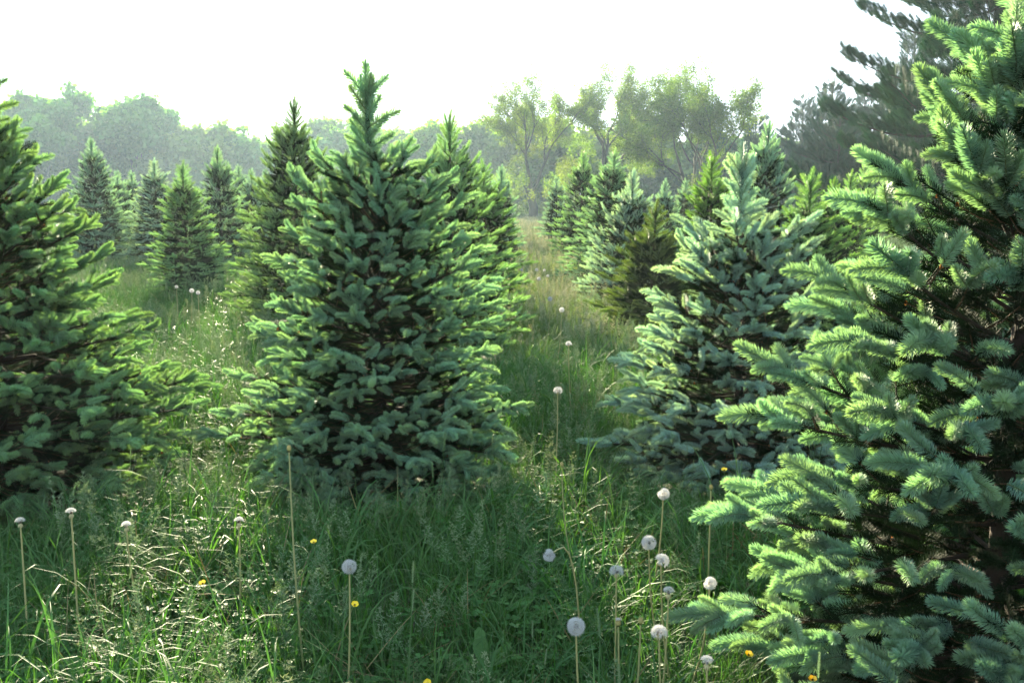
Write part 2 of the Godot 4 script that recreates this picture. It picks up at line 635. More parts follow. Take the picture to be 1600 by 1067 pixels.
func grass_tuft(kind: int, material: Material) -> ArrayMesh:
	var b := MB.new()
	var green := Color(0.95, 1.0, 0.85)
	match kind:
		0, 1:   # fine leaves
			for i in 26:
				var a := rf(0, TAU)
				var r := sqrt(rng.randf()) * 0.11
				var g := rf(0.7, 1.15)
				blade(b, Vector3(cos(a) * r, -0.01, sin(a) * r), rf(0, TAU), rf(0.10, 0.30), rf(0.0013, 0.0026), rf(0.0, 0.5), rf(0.3, 2.2), green * g, Color(1.08, 1.05, 0.8) * g, 4)
		2, 3:   # long arching leaves
			for i in 9:
				var a := rf(0, TAU)
				var r := sqrt(rng.randf()) * 0.07
				var g := rf(0.75, 1.15)
				blade(b, Vector3(cos(a) * r, -0.01, sin(a) * r), a + rf(-0.7, 0.7), rf(0.26, 0.5), rf(0.0028, 0.0048), rf(0.05, 0.5), rf(0.9, 2.9), green * g, Color(1.05, 1.04, 0.85) * g, 6)
		4, 5:   # flowering stems with loose panicles
			for i in 3:
				var a := rf(0, TAU)
				var root := Vector3(rf(-0.06, 0.06), 0, rf(-0.06, 0.06))
				var len := rf(0.30, 0.50)
				var tilt := Vector3(cos(a), 0, sin(a)) * rf(0.05, 0.2)
				var pts := PackedVector3Array()
				for k in 5:
					var t := k / 4.0
					pts.append(root + UPV * len * t * (1 - 0.08 * t) + tilt * len * t * t)
				b.tube(pts, PackedFloat32Array([0.0012, 0.0011, 0.001, 0.0008, 0.0005]), 3, Color(0.40, 0.55, 0.35))
				for k in 26:
					var t := rf(0.66, 1.0)
					var f := t * 4
					var j := mini(int(f), 3)
					var q := pts[j].lerp(pts[j + 1], f - j)
					var az := rf(0, TAU)
					var d := Vector3(cos(az), rf(0.2, 1.0), sin(az)).normalized() * (1.06 - t) * rf(0.05, 0.12)
					b.tube(PackedVector3Array([q, q + d]), PackedFloat32Array([0.0006, 0.0004]), 3, Color(0.8, 0.85, 0.8))
					for w in 3:
						var e := q + d * rf(0.5, 1.0)
						b.needle(e, Vector3(rf(-1, 1), rf(0.1, 1.0), rf(-1, 1)).normalized() * 0.0085, 0.0013, Color(0.95, 0.95, 0.95), Color(1.1, 1.05, 1.0), false)
		6:      # timothy: a stem with a close cylindrical head
			for i in 2:
				var a := rf(0, TAU)
				var root := Vector3(rf(-0.08, 0.08), 0, rf(-0.08, 0.08))
				var len := rf(0.38, 0.55)
				var tilt := Vector3(cos(a), 0, sin(a)) * rf(0.03, 0.15)
				var e := root + UPV * len + tilt * len
				b.tube(PackedVector3Array([root, root.lerp(e, 0.5) - tilt * 0.06, e]), PackedFloat32Array([0.0013, 0.0012, 0.001]), 3, Color(0.40, 0.55, 0.35))
				var d := (UPV + tilt * 1.6).normalized()
				var u := MB.side(d)
				for k in 90:
					var t := k / 90.0
					var az := k * 2.4
					var o := u * cos(az) + d.cross(u) * sin(az)
					b.needle(e + d * t * 0.055, (o * 0.8 + d * 0.6) * 0.006 * (1.0 - 0.5 * absf(t - 0.4)), 0.0009, Color(0.8, 0.9, 0.8), Color(1.05, 1.05, 1.0), false)
		7:      # clover and other small round leaves near the ground
			for i in 12:
				var a := rf(0, TAU)
				var r := sqrt(rng.randf()) * 0.12
				var p := Vector3(cos(a) * r, 0, sin(a) * r)
				var e := p + Vector3(rf(-0.04, 0.04), rf(0.05, 0.17), rf(-0.04, 0.04))
				b.tube(PackedVector3Array([p, e]), PackedFloat32Array([0.0008, 0.0006]), 3, Color(0.9, 1.0, 0.7))
				var g := rf(0.75, 1.2)
				for k in 3:
					var az := k * TAU / 3 + a
					var d := Vector3(cos(az), rf(0.0, 0.35), sin(az)).normalized()
					var s := Vector3(-sin(az), 0, cos(az))
					var l := rf(0.014, 0.022)
					b.ribbon(PackedVector3Array([e, e + d * l * 0.35, e + d * l * 0.75, e + d * l]), PackedFloat32Array([0.001, l * 0.36, l * 0.42, l * 0.12]), s, Color(0.8, 1.05, 0.7) * g, Color(0.85, 1.1, 0.7) * g, 0.2)
		9:      # dead leaves and stems lying low
			for i in 12:
				var a := rf(0, TAU)
				var r := sqrt(rng.randf()) * 0.12
				var g := rf(0.5, 1.1)
				blade(b, Vector3(cos(a) * r, rf(0.0, 0.1), sin(a) * r), rf(0, TAU), rf(0.12, 0.34), rf(0.0012, 0.0028), rf(0.7, 1.5), rf(-0.2, 0.9), Color(1.0, 0.9, 0.7) * g, Color(1.0, 0.92, 0.75) * g, 3)
		8:      # broad dock and dandelion leaves
			for i in 6:
				var a := i * TAU / 6 + rf(-0.4, 0.4)
				var h := Vector3(cos(a), 0, sin(a))
				var l := rf(0.13, 0.24)
				var pts := PackedVector3Array()
				var wid := PackedFloat32Array()
				var p := Vector3(0, 0, 0)
				var ang := rf(0.25, 0.7)
				for k in 8:
					var t := k / 7.0
					pts.append(p)
					wid.append(0.024 * sin(PI * pow(t, 1.3) * 0.98) * (1.0 if k % 2 == 0 else 0.72) + 0.0012)
					p += (UPV * cos(ang) + h * sin(ang)) * l / 7
					ang += 0.16
				var g := rf(0.8, 1.25)
				b.ribbon(pts, wid, h.cross(UPV), Color(0.8, 1.1, 0.6) * g, Color(0.85, 1.15, 0.6) * g, 0.3)
	return b.mesh(material)


func meadow():
	rng.seed = 4711
	var tuft := []
	for k in 10:
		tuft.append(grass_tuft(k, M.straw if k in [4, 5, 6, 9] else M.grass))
	var patch := FastNoiseLite.new()
	patch.seed = 9
	patch.frequency = 0.35
	var info := [
		["fine_grass", "short fine green grass covering the meadow floor"], ["fine_grass", "fine green grass mixed through the meadow floor"],
		["long_grass", "long arching green grass blades across the meadow"], ["long_grass", "long bent grass blades between the spruce rows"],
		["flowering_grass", "pale flowering grass panicles above the meadow"], ["flowering_grass", "thin seeding grass stems along the grassy path"],
		["timothy_grass", "grass with narrow cylindrical seed heads in the meadow"], ["clover", "small round clover leaves low in the grass"], ["broad_leaves", "broad rosettes of dandelion leaves in the grass"], ["dead_grass", "straw-coloured dead grass lying low in the meadow"]]
	# instances per square metre in the near, middle and far field, and scale there
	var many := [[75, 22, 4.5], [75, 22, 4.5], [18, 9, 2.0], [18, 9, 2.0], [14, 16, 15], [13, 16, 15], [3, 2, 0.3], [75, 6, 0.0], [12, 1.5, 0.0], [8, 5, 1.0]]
	var zones := [[1.3, 8.5], [8.5, 22.0], [22.0, 75.0]]
	var big := [1.0, 1.15, 1.7]
	var tone := Color(0.046, 0.122, 0.036)
	for k in 10:
		var w := []
		var c := []
		for zn in 3:
			var d0: float = zones[zn][0]
			var d1: float = zones[zn][1]
			var half := 0.66
			var area := half * (d1 * d1 - d0 * d0) + 1.6 * (d1 - d0)
			for i in int(area * many[k][zn]):
				var d := sqrt(rf(d0 * d0, d1 * d1))
				var x := rf(-1, 1) * (half * d + 0.8)
				var v := patch.get_noise_2d(x, -d)
				var strip := exp(-pow((x + 0.95 + (d - 3.0) * 0.28) / 0.42, 2.0)) if d < 9.0 else 0.0   # seeding grass between the two near spruces, massed to brighten the sunlit strip
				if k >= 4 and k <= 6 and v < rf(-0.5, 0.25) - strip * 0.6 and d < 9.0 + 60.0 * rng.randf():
					continue
				if (k == 7 or k == 8) and v > rf(-0.2, 0.5):
					continue
				var s: float = big[zn] * rf(0.75, 1.2) * (1.0 + 0.25 * v)
				var low := 1.0
				for f in feet:   # little grows under the skirts, and it stays short beside them
					var fd: float = Vector2(x - f.x, -d - f.y).length() / f.z
					if fd < 1.5:
						low = minf(low, smoothstep(0.45, 1.5, fd) * 0.75 + 0.25 if fd > 0.75 else 0.0)
				if low == 0.0:
					continue
				s *= low
				var bs := Basis.from_euler(Vector3(rf(-0.12, 0.12), rf(0, TAU), rf(-0.12, 0.12))).scaled(Vector3(s, s * (1.0 if zn < 2 else 0.72), s))
				w.append(Transform3D(bs, Vector3(x, height_at(x, -d), -d)))
				var dry_sunlit := rf(0, 1) * 0.25 + maxf(0.0, patch.get_noise_2d(x * 0.6 + 40, -d * 0.6)) * 0.4
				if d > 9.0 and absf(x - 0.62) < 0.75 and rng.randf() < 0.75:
					dry_sunlit = minf(2.0, dry_sunlit + 0.7 + (d - 9.0) * 0.12)   # dried seeding grass on the trodden path, paled with distance to look sunlit
				var t := tint_of(tone, 0.25)
				if k == 9:
					c.append(tint_of(Color(0.15, 0.13, 0.07), 0.3))
					continue
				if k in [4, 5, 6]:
					c.append(tint_of(Color(0.12, 0.19, 0.095).lerp(Color(0.36, 0.35, 0.24), minf(1.0, dry_sunlit * 1.1)), 0.22))
					continue
				c.append(t.lerp(Color(0.20, 0.22, 0.11), dry_sunlit * 0.5))
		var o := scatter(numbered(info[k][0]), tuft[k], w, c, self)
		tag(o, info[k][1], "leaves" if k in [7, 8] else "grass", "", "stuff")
		print(o.name, " ", w.size())


# ---------------------------------------------------------------- dandelions and buttercups
var clock_meshes := []
var core_mesh: ArrayMesh


func seed_clock(count: int, cap: float) -> ArrayMesh:   # seeds with parachutes on a ball, cap: how far down the ball they reach (-1 all round)
	var b := MB.new()
	var d_hole := Vector3(0.5, 0.4, 0.75).normalized()
	var made := 0
	var i := 0
	while made < count and i < 169:
		i += 1
		var y := 1.0 - 2.0 * i / 170.0
		if y < cap or rng.randf() < (0.25 if cap > -0.5 else 0.12) or (cap == -0.9 and d_hole.dot(Vector3(cos(i * 2.39996) * sqrt(1 - y * y), y, sin(i * 2.39996) * sqrt(1 - y * y))) > 0.8):
			continue
		var a := i * 2.39996
		var q := sqrt(1 - y * y)
		var d := Vector3(q * cos(a), y, q * sin(a))
		made += 1
		var l := 0.0165 * rf(0.9, 1.06)
		b.needle(d * 0.004, d * 0.005, 0.0005, Color(0.16, 0.1, 0.06), Color(0.2, 0.13, 0.08), false)
		b.tube(PackedVector3Array([d * 0.008, d * l]), PackedFloat32Array([0.00018, 0.00014]), 3, Color(0.75, 0.72, 0.66))
		var u := MB.side(d)
		for k in 13:
			var e := u * cos(k * TAU / 13) + d.cross(u) * sin(k * TAU / 13)
			b.needle(d * l, (e * rf(0.75, 1.0) + d * rf(0.45, 0.85)) * 0.0085, 0.0003, Color(0.50, 0.50, 0.50), Color(0.56, 0.56, 0.56), false)
	return b.mesh(M.fluff)


func dandelion(d: Dictionary):
	var x: float = d.at[0]
	var z: float = d.at[1]
	var h: float = d.at[2]
	var o := base("dandelion", Vector3(x, height_at(x, z), z))
	tag(o, d.label, "dandelion", "dandelions gone to seed in the grass")
	var bow: Vector3 = d.get("bow", Vector3(rf(-0.08, 0.08), 0, rf(-0.06, 0.06)))
	var st := MB.new()
	var pts := PackedVector3Array()
	var rad := PackedFloat32Array()
	var foot: Vector3 = -bow
	for i in 9:
		var t := i / 8.0
		var p := foot.lerp(Vector3(0, h, 0), t)
		p.y = h * (sin(t * PI * 0.5) if d.get("nod", false) else t)
		p += bow * 0.25 * sin(t * PI)
		if d.get("nod", false):
			p = foot + Vector3(0, h * 1.06 * sin(minf(t * 1.25, 1.0) * PI / 2), 0) + (-foot) * t * t
			if t > 0.8:
				p.y -= (t - 0.8) * 0.12
		pts.append(p)
		rad.append(lerpf(0.0034, 0.0024, t))
	st.tube(pts, rad, 6, Color(0.24, 0.22, 0.09) if d.kind != 3 else Color(0.2, 0.2, 0.08))
	part("stem", st.mesh(M.stem), o)
	var top := pts[8]
	var dir := (pts[8] - pts[7]).normalized()
	var bs := along((dir + d.get("face", Vector3.ZERO)).normalized())
	var ob := MB.new()
	ob.ball(Vector3(0, 0.003, 0), Vector3(0.0048, 0.005, 0.0048), Color(0.5, 0.46, 0.36) if d.kind != 3 else Color(0.22, 0.2, 0.07))
	for k in 11:
		var a := k * TAU / 11
		var e := Vector3(cos(a), 0, sin(a))
		if d.kind == 3:
			ob.ribbon(PackedVector3Array([e * 0.003, e * 0.007 + Vector3(0, 0.008, 0), e * 0.005 + Vector3(0, 0.019, 0)]), PackedFloat32Array([0.002, 0.0026, 0.0004]), e.cross(UPV), Color(0.2, 0.2, 0.06), Color(0.3, 0.24, 0.1))
		else:
			ob.ribbon(PackedVector3Array([e * 0.003, e * 0.007 - Vector3(0, 0.006, 0), e * 0.008 - Vector3(0, 0.014, 0)]), PackedFloat32Array([0.0016, 0.0018, 0.0003]), e.cross(UPV), Color(0.22, 0.2, 0.08), Color(0.3, 0.24, 0.12))
	var rc := part("receptacle", ob.mesh(M.stem), o)
	rc.transform = Transform3D(bs, top)
	if d.kind < 3:
		var f := part("seed_head", clock_meshes[4 if d.kind == 0 and d.get("gap", false) else d.kind], o)
		f.transform = Transform3D(bs.scaled(Vector3.ONE * d.get("s", 1.0)), top + bs.y * 0.003)
	elif d.get("tuft", false):
		var f := part("seed_tuft", clock_meshes[3], o)
		f.transform = Transform3D(bs.scaled(Vector3.ONE * 0.6), top + bs.y * 0.01)


func buttercup(at: Array, label: String):
	var o := base("buttercup", Vector3(at[0], height_at(at[0], at[1]), at[1]))
	tag(o, label, "flower", "small yellow flowers in the grass")
	var st := MB.new()
	var h: float = at[2]
	st.tube(PackedVector3Array([Vector3(0.02, 0, 0), Vector3(0.015, h * 0.5, 0.01), Vector3(0, h, 0)]), PackedFloat32Array([0.0012, 0.001, 0.0008]), 4, Color(0.1, 0.16, 0.04))
	part("stem", st.mesh(M.stem), o)
	var tilt := Vector3(rf(-0.3, 0.3), 0, rf(0.2, 0.7))
	for k in 5:
		var b := MB.new()
		var a := k * TAU / 5
		var e := Vector3(cos(a), 0, sin(a))
		b.ribbon(PackedVector3Array([Vector3.ZERO, e * 0.005 + UPV * 0.002, e * 0.010 + UPV * 0.006, e * 0.0115 + UPV * 0.009]), PackedFloat32Array([0.001, 0.005, 0.0065, 0.002]), e.cross(UPV), Color(0.74, 0.52, 0.015), Color(0.8, 0.58, 0.02), 0.2)
		var pe := part("petal", b.mesh(M.petal), o)
		pe.transform = Transform3D(along((UPV + tilt).normalized()), Vector3(0, h, 0))
	var c := MB.new()
	c.ball(Vector3(0, 0.003, 0), Vector3(0.003, 0.003, 0.003), Color(0.55, 0.35, 0.02), 4, 6)
	part("centre", c.mesh(M.petal), o).transform = Transform3D(along((UPV + tilt).normalized()), Vector3(0, h, 0))


# ---------------------------------------------------------------- the scene
func _ready():
	# camera
	var cam := Camera3D.new()
	cam.name = "camera"
	cam.position = CAM
	cam.rotation.x = -atan(223.0 / 1570.0)
	cam.fov = rad_to_deg(2.0 * atan(533.5 / 1570.0))
	cam.near = 0.05
	cam.far = 600.0
	cam.current = true
	add_child(cam)
	# sky, air and exposure
	var sky := ProceduralSkyMaterial.new()
	sky.sky_top_color = Color(0.66, 0.77, 0.86)
	sky.sky_horizon_color = Color(0.93, 0.96, 0.97)
	sky.sky_curve = 0.12
	sky.sky_energy_multiplier = 0.68
	sky.ground_bottom_color = Color(0.12, 0.16, 0.08)
	sky.ground_horizon_color = Color(0.5, 0.55, 0.5)
	sky.sun_angle_max = 40.0
	sky.sun_curve = 0.1
	var env := Environment.new()
	env.background_mode = Environment.BG_SKY
	env.sky = Sky.new()
	env.sky.sky_material = sky
	env.tonemap_mode = Environment.TONE_MAPPER_LINEAR
	env.tonemap_exposure = 8.2
	env.volumetric_fog_enabled = true          # thin morning haze that scatters forwards
	env.volumetric_fog_density = 0.0004
	env.volumetric_fog_albedo = Color(0.86, 0.94, 1.0)
	env.volumetric_fog_anisotropy = 0.3
	env.sdfgi_enabled = true
	env.ssao_enabled = true
	env.ssil_enabled = true
	var we := WorldEnvironment.new()
	we.name = "world_environment"
	we.environment = env
	add_child(we)
	# mist lies thicker over the low ground by the wood
	var mist := FogVolume.new()
	mist.name = "mist"
	mist.shape = RenderingServer.FOG_VOLUME_SHAPE_BOX
	mist.size = Vector3(150, 14, 90)
	mist.position = Vector3(0, 6.5, -80)
	var fm := FogMaterial.new()
	fm.density = 0.0014
	fm.albedo = Color(0.80, 0.92, 1.0)
	mist.material = fm
	add_child(mist)
	mist.set_meta("kind", "stuff")
	mist.set_meta("label", "pale morning mist in front of the far wood")
	# the sun: ahead, 13.5 degrees to the left of the view, 15.5 degrees up
	var sun := DirectionalLight3D.new()
	sun.name = "sun"
	var az := deg_to_rad(13.5)
	var el := deg_to_rad(15.5)
	var to_sun := Vector3(-sin(az) * cos(el), sin(el), -cos(az) * cos(el))
	sun.look_at_from_position(to_sun * 50.0, Vector3.ZERO, UPV)
	sun.light_color = Color(1.0, 0.94, 0.80)
	sun.light_energy = 1.6
	sun.light_angular_distance = 0.6
	sun.shadow_enabled = true
	add_child(sun)

	# materials; the colours of leaves and needles come with the vertices and the copies
	M.bark = mat("bark", Color.WHITE, 0.9)
	M.young = mat("young_needles", Color.WHITE, 0.5, Color(0.82, 0.88, 0.58), true, 0.32)
	M.young.rim_enabled = true                 # waxy bloom
	M.young.rim = 0.35
	M.young.rim_tint = 0.5
	M.old = mat("old_needles", Color.WHITE, 0.65, Color(0.4, 0.45, 0.2), true, 0.2)
	M.grass = mat("grass", Color.WHITE, 0.6, Color(0.88, 0.96, 0.58), true, 0.32)
	M.straw = mat("seeding_grass", Color.WHITE, 0.75, Color(0.7, 0.7, 0.55), true, 0.25)
	M.leaf = mat("leaves", Color.WHITE, 0.65, Color(0.9, 1.0, 0.35), true, 0.2)
	M.pine = mat("pine_needles", Color.WHITE, 0.7, Color(0.4, 0.5, 0.25), true, 0.2)
	M.fluff = mat("seed_fluff", Color.WHITE, 0.7, Color(0.9, 0.9, 0.9))
	M.stem = mat("stems", Color.WHITE, 0.5, Color(0.3, 0.3, 0.15))
	M.petal = mat("petals", Color.WHITE, 0.35, Color(0.5, 0.4, 0.05))
	ground_noise.seed = 3
	ground_noise.frequency = 0.22

	# ground: one gently uneven sheet
	rng.seed = 11
	var gm := MB.new()
	var xs := []
	var zs := []
	for i in 61:
		xs.append(signf(i - 30) * pow(absf(i - 30) / 30.0, 2.4) * 190.0)
	for i in 71:
		zs.append(16.0 - pow(i / 70.0, 2.0) * 320.0)
	for zz in zs:
		for xx in xs:
			gm.v.append(Vector3(xx, height_at(xx, zz), zz))
			gm.n.append(UPV)
			gm.c.append(Color.WHITE)
	for j in 70:
		for i in 60:
			var a := j * 61 + i
			gm.ix.append_array(PackedInt32Array([a, a + 61, a + 1, a + 1, a + 61, a + 62]))
	var soil := mat("soil", Color.WHITE, 0.95, Color.BLACK, false)
	var nt := NoiseTexture2D.new()
	nt.width = 512
	nt.height = 512
	nt.seamless = true
	nt.noise = FastNoiseLite.new()
	nt.noise.frequency = 0.02
	nt.noise.fractal_octaves = 5
	var ramp := Gradient.new()
	ramp.set_color(0, Color(0.10, 0.13, 0.05))
	ramp.set_color(1, Color(0.30, 0.36, 0.15))
	nt.color_ramp = ramp
	soil.albedo_texture = nt
	soil.uv1_triplanar = true
	soil.uv1_world_triplanar = true
	soil.uv1_scale = Vector3(0.7, 0.7, 0.7)
	var go := part("ground", gm.mesh(soil), self)
	tag(go, "dark soil and thatch under the meadow grass", "ground", "", "structure")

	# shared pieces
	rng.seed = 21
	var tan_stem := Color(0.7, 0.55, 0.3)
	var brown := Color(2.2, 1.0, 0.5)
	for k in 4:
		shoots_near.append(shoot_mesh([0.105, 0.12, 0.09, 0.115][k], [360, 400, 320, 380][k], [0.028, 0.028, 0.027, 0.029][k], 0.00085, [0.0, -0.22, 0.18, -0.4][k], 0.70, 1.05, true, tan_stem, M.young, true))
	for k in 4:   # seen from five metres: fewer, stouter needles with more tone between them
		shoots_mid.append(shoot_mesh([0.105, 0.12, 0.09, 0.115][k], [165, 185, 145, 175][k], [0.029, 0.029, 0.028, 0.030][k], 0.00125, [0.0, -0.22, 0.18, -0.4][k], 0.62, 1.1, true, tan_stem, M.young, true))
	for k in 2:
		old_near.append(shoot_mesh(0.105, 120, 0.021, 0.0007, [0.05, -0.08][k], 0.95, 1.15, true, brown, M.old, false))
		shoots_far.append(shoot_mesh(0.12, 70, 0.029, 0.0024, [-0.12, 0.12][k], 0.72, 1.05, false, tan_stem, M.young, true))
		old_far.append(shoot_mesh(0.11, 48, 0.022, 0.0016, [0.05, -0.08][k], 0.95, 1.15, false, brown, M.old, false))
	var lm := MB.new()
	for i in 46:
		var p := Vector3(rf(-1, 1), rf(-1, 1), rf(-1, 1))
		p = p.normalized() * pow(rng.randf(), 0.5) * 0.36
		var d := Vector3(rf(-1, 1), rf(-1.0, 0.4), rf(-1, 1)).normalized()
		var l := rf(0.07, 0.12)
		var g := rf(0.75, 1.25)
		lm.ribbon(PackedVector3Array([p, p + d * l * 0.5, p + d * l]), PackedFloat32Array([0.008, l * 0.3, 0.003]), MB.side(d).rotated(d, rf(0, TAU)), Color(g, g, g), Color(g, g, g))
	M.leaf_mesh = lm.mesh(M.leaf)
	var fl := MB.new()
	for i in 44:
		var p := Vector3(rf(-1, 1), rf(-1, 1), rf(-1, 1)).normalized() * pow(rng.randf(), 0.5) * 0.5
		var d := Vector3(rf(-1, 1), rf(-1.0, 0.4), rf(-1, 1)).normalized()
		var l := rf(0.28, 0.46)
		var g := rf(0.85, 1.15)
		fl.ribbon(PackedVector3Array([p, p + d * l * 0.5, p + d * l]), PackedFloat32Array([0.02, l * 0.38, 0.01]), MB.side(d).rotated(d, rf(0, TAU)), Color(g, g, g), Color(g, g, g))
	M.far_leaf_mesh = fl.mesh(M.leaf)
	var pm := MB.new()
	for i in 70:
		var t := i / 70.0
		var a := i * 2.4
		var d := Vector3(cos(a) * 0.8, 0.75, sin(a) * 0.8).normalized()
		pm.needle(Vector3(0, t * 0.24, 0), d * rf(0.10, 0.15), 0.004, Color.WHITE * rf(0.8, 1.2), Color.WHITE, false)
	M.pine_mesh = pm.mesh(M.pine)

	# ---- the four close spruces
	var blue := Color(0.240, 0.372, 0.300)
	var blue_pale := Color(0.300, 0.415, 0.365)
	var green := Color(0.210, 0.345, 0.170)
	var yellow := Color(0.150, 0.270, 0.065)
	var olive := Color(0.095, 0.135, 0.038)
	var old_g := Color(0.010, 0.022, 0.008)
	var cone := [[0.0, 0.70], [0.08, 0.92], [0.16, 1.0], [0.30, 0.90], [0.55, 0.68], [0.78, 0.48], [0.84, 0.40], [1.0, 0.10]]
	var slim := [[0.0, 0.75], [0.10, 1.0], [0.35, 0.82], [0.65, 0.50], [0.86, 0.22], [1.0, 0.06]]
	near_spruce({"x": -0.69, "z": -5.2, "h": 2.15, "r": 0.76, "skirt": 0.05, "seed": 101, "s": 0.86, "tops": 1.3, "prof": [[0.0, 0.75], [0.06, 0.95], [0.12, 1.0], [0.31, 0.84], [0.47, 0.71], [0.64, 0.56], [0.80, 0.42], [0.84, 0.3], [1.0, 0.05]], "young": blue.lerp(green, 0.45), "old": old_g, "leader": 0.38, "label": "large full spruce with blue-green tips standing alone in the middle"})
	near_spruce({"x": -2.60, "z": -5.0, "h": 2.22, "r": 0.95, "skirt": 0.05, "seed": 102, "s": 0.86, "prof": [[0.0, 0.8], [0.1, 0.97], [0.2, 1.0], [0.35, 0.76], [0.5, 0.56], [0.71, 0.37], [0.86, 0.12], [1.0, 0.05]], "young": green * 0.82, "old": old_g, "leader": 0.36, "label": "wide dark green spruce cut by the left edge of the photo"})
	near_spruce({"x": 1.22, "z": -5.3, "h": 1.74, "r": 0.75, "skirt": 0.05, "seed": 103, "s": 0.88, "prof": [[0.0, 0.8], [0.13, 1.0], [0.2, 0.86], [0.38, 0.68], [0.59, 0.53], [0.78, 0.36], [0.84, 0.2], [1.0, 0.05]], "young": blue_pale, "old": old_g, "leader": 0.40, "tops": 1.15, "label": "pale blue-green spruce with a candle-like leader, beside the tall close spruce"})
	near_spruce({"x": 1.31, "z": -2.6, "h": 2.22, "r": 0.68, "skirt": 0.05, "seed": 104, "s": 1.08, "prof": [[0.0, 0.8], [0.12, 1.0], [0.25, 0.96], [0.44, 0.83], [0.57, 0.65], [0.70, 0.47], [0.80, 0.27], [0.91, 0.08], [1.0, 0.04]], "young": blue.lerp(green, 0.35), "old": old_g, "gap": 0.145, "spread": 0.33, "leader": 0.34, "tops": 1.1, "label": "closest and tallest spruce with thick needle-covered shoots, cut by the right edge"})
	print("near done")

	# ---- the rows behind
	var rows := [
		[-9.05, -22.0, 2.80, 0.85, blue, slim, "tall bluish spruce behind the left-edge spruce, first of the far row"],
		[-7.72, -22.0, 2.33, 0.85, blue_pale, slim, "frosty blue spruce between the tall bluish one and the small green one"],
		[-5.76, -20.0, 2.50, 0.75, blue.lerp(green, 0.5), slim, "slender spruce with a single spike behind the small green spruce"],
		[-4.85, -15.0, 2.02, 0.62, green, slim, "small neat green spruce standing in the grass gap left of centre"],
		[-2.57, -12.0, 2.65, 0.76, green.lerp(olive, 0.45), slim, "tall dark olive spruce partly hidden by the big middle spruce, on its left"],
		[-8.04, -30.0, 2.48, 0.5, blue, slim, "tiny far spruce tip just left of the tall dark olive spruce"],
		[-7.3, -30.0, 2.35, 0.5, blue, slim, "second tiny far spruce tip beside the tall dark olive spruce"],
		[-11.25, -30.0, 2.29, 0.5, blue, slim, "far spruce tip between the tall bluish and the frosty blue spruce"],
		[-0.56, -9.5, 2.28, 0.62, green, slim, "green spruce showing its pointed top behind the right shoulder of the middle spruce"],
		[-0.34, -13.0, 1.99, 0.55, green.lerp(yellow, 0.4), slim, "lighter green spruce right behind the pointed one, along the path"],
		[-0.22, -20.0, 2.15, 0.50, blue, slim, "dark bluish spruce at the far left side of the path"],
		[1.32, -30.0, 2.16, 0.55, blue, slim, "farthest spruce on the right side of the path"],
		[1.50, -22.0, 2.49, 0.70, green, slim, "green spruce, second from the far end of the right-hand row"],
		[1.66, -17.0, 2.30, 0.78, blue.lerp(green, 0.5), slim, "wide spruce with pale rims, third from the far end of the right-hand row"],
		[1.58, -13.5, 1.84, 0.72, blue_pale, slim, "frosty pale spruce with curling top shoots behind the olive-brown one"],
		[1.42, -10.2, 1.44, 0.60, olive, slim, "small olive-brown spruce in the right-hand row"],
		[3.31, -22.0, 1.89, 0.50, blue, slim, "small bluish spruce in the gap behind the olive-brown one"],
		[2.37, -12.0, 2.02, 0.52, yellow, slim, "bright yellow-green spruce behind the pale candle-topped one"],
		[3.11, -12.5, 2.43, 0.60, blue, slim, "dark blue spruce rising behind the pale candle-topped one"],
		[2.65, -9.0, 1.75, 0.50, green.lerp(yellow, 0.5), slim, "yellowish small spruce between the dark blue one and the closest spruce"],
		[4.76, -15.0, 1.78, 0.42, yellow, slim, "little yellow-green spruce tip beside the closest spruce"],
		[5.32, -16.0, 1.94, 0.42, yellow.lerp(green, 0.5), slim, "little green spruce tip just left of the closest spruce, farther back"],
		[-0.35, -27.0, 2.1, 0.55, blue.lerp(green, 0.5), slim, "spruce at the far end of the left side of the path"],
		[-2.9, -19.0, 2.3, 0.62, green, slim, "spruce hidden mostly behind the tall olive one and the middle spruce"],
		[-3.3, -27.0, 2.2, 0.6, blue, slim, "far spruce behind the middle spruce, mostly hidden"],
		[4.6, -27.0, 2.0, 0.55, blue, slim, "far bluish spruce behind the bright yellow-green one"],
		[6.9, -20.0, 2.2, 0.6, green, slim, "spruce behind the closest one, seen between its branches"],
		[3.4, -7.3, 1.9, 0.6, blue, slim, "spruce close behind the closest one, seen through its lower branches"],
		[-5.9, -10.5, 2.3, 0.75, green, slim, "spruce behind the left-edge spruce, mostly covered by it"],
		[-13.0, -24.0, 2.4, 0.65, blue, slim, "far spruce behind the top of the left-edge spruce"],
		[-10.3, -26.5, 2.2, 0.65, blue, slim, "far bluish spruce just right of the tall bluish one"],
		[-8.3, -25.5, 2.15, 0.6, green, slim, "far green spruce seen over the frosty blue one"],
		[-6.4, -25.0, 2.2, 0.65, blue, slim, "far spruce in the gap between the single-spike spruce and the tall olive one"],
		[-4.3, -22.5, 2.1, 0.65, blue_pale, slim, "far pale spruce touching the left outline of the tall olive one"],
		[2.5, -26.0, 2.1, 0.6, blue.lerp(green, 0.5), slim, "far spruce behind the frosty pale one with curling top"],
	]
	var i_row := 0
	for t in rows:
		i_row += 1
		var far: bool = t[1] < -18.0
		far_spruce({"x": t[0], "z": t[1], "h": t[2], "r": t[3] * 1.03, "seed": 300 + i_row, "prof": t[5], "young": t[4], "old": old_g, "label": t[6], "gap": 0.16 if far else 0.14, "spread": 0.38 if far else 0.35, "s": 1.0, "tops": 1.0, "fine": 1.15, "inner": 3.0, "leader": 0.34})
	print("rows done")

	# ---- wood and single trees behind
	var leafy := Color(0.165, 0.215, 0.055)
	var deep := Color(0.105, 0.215, 0.060)
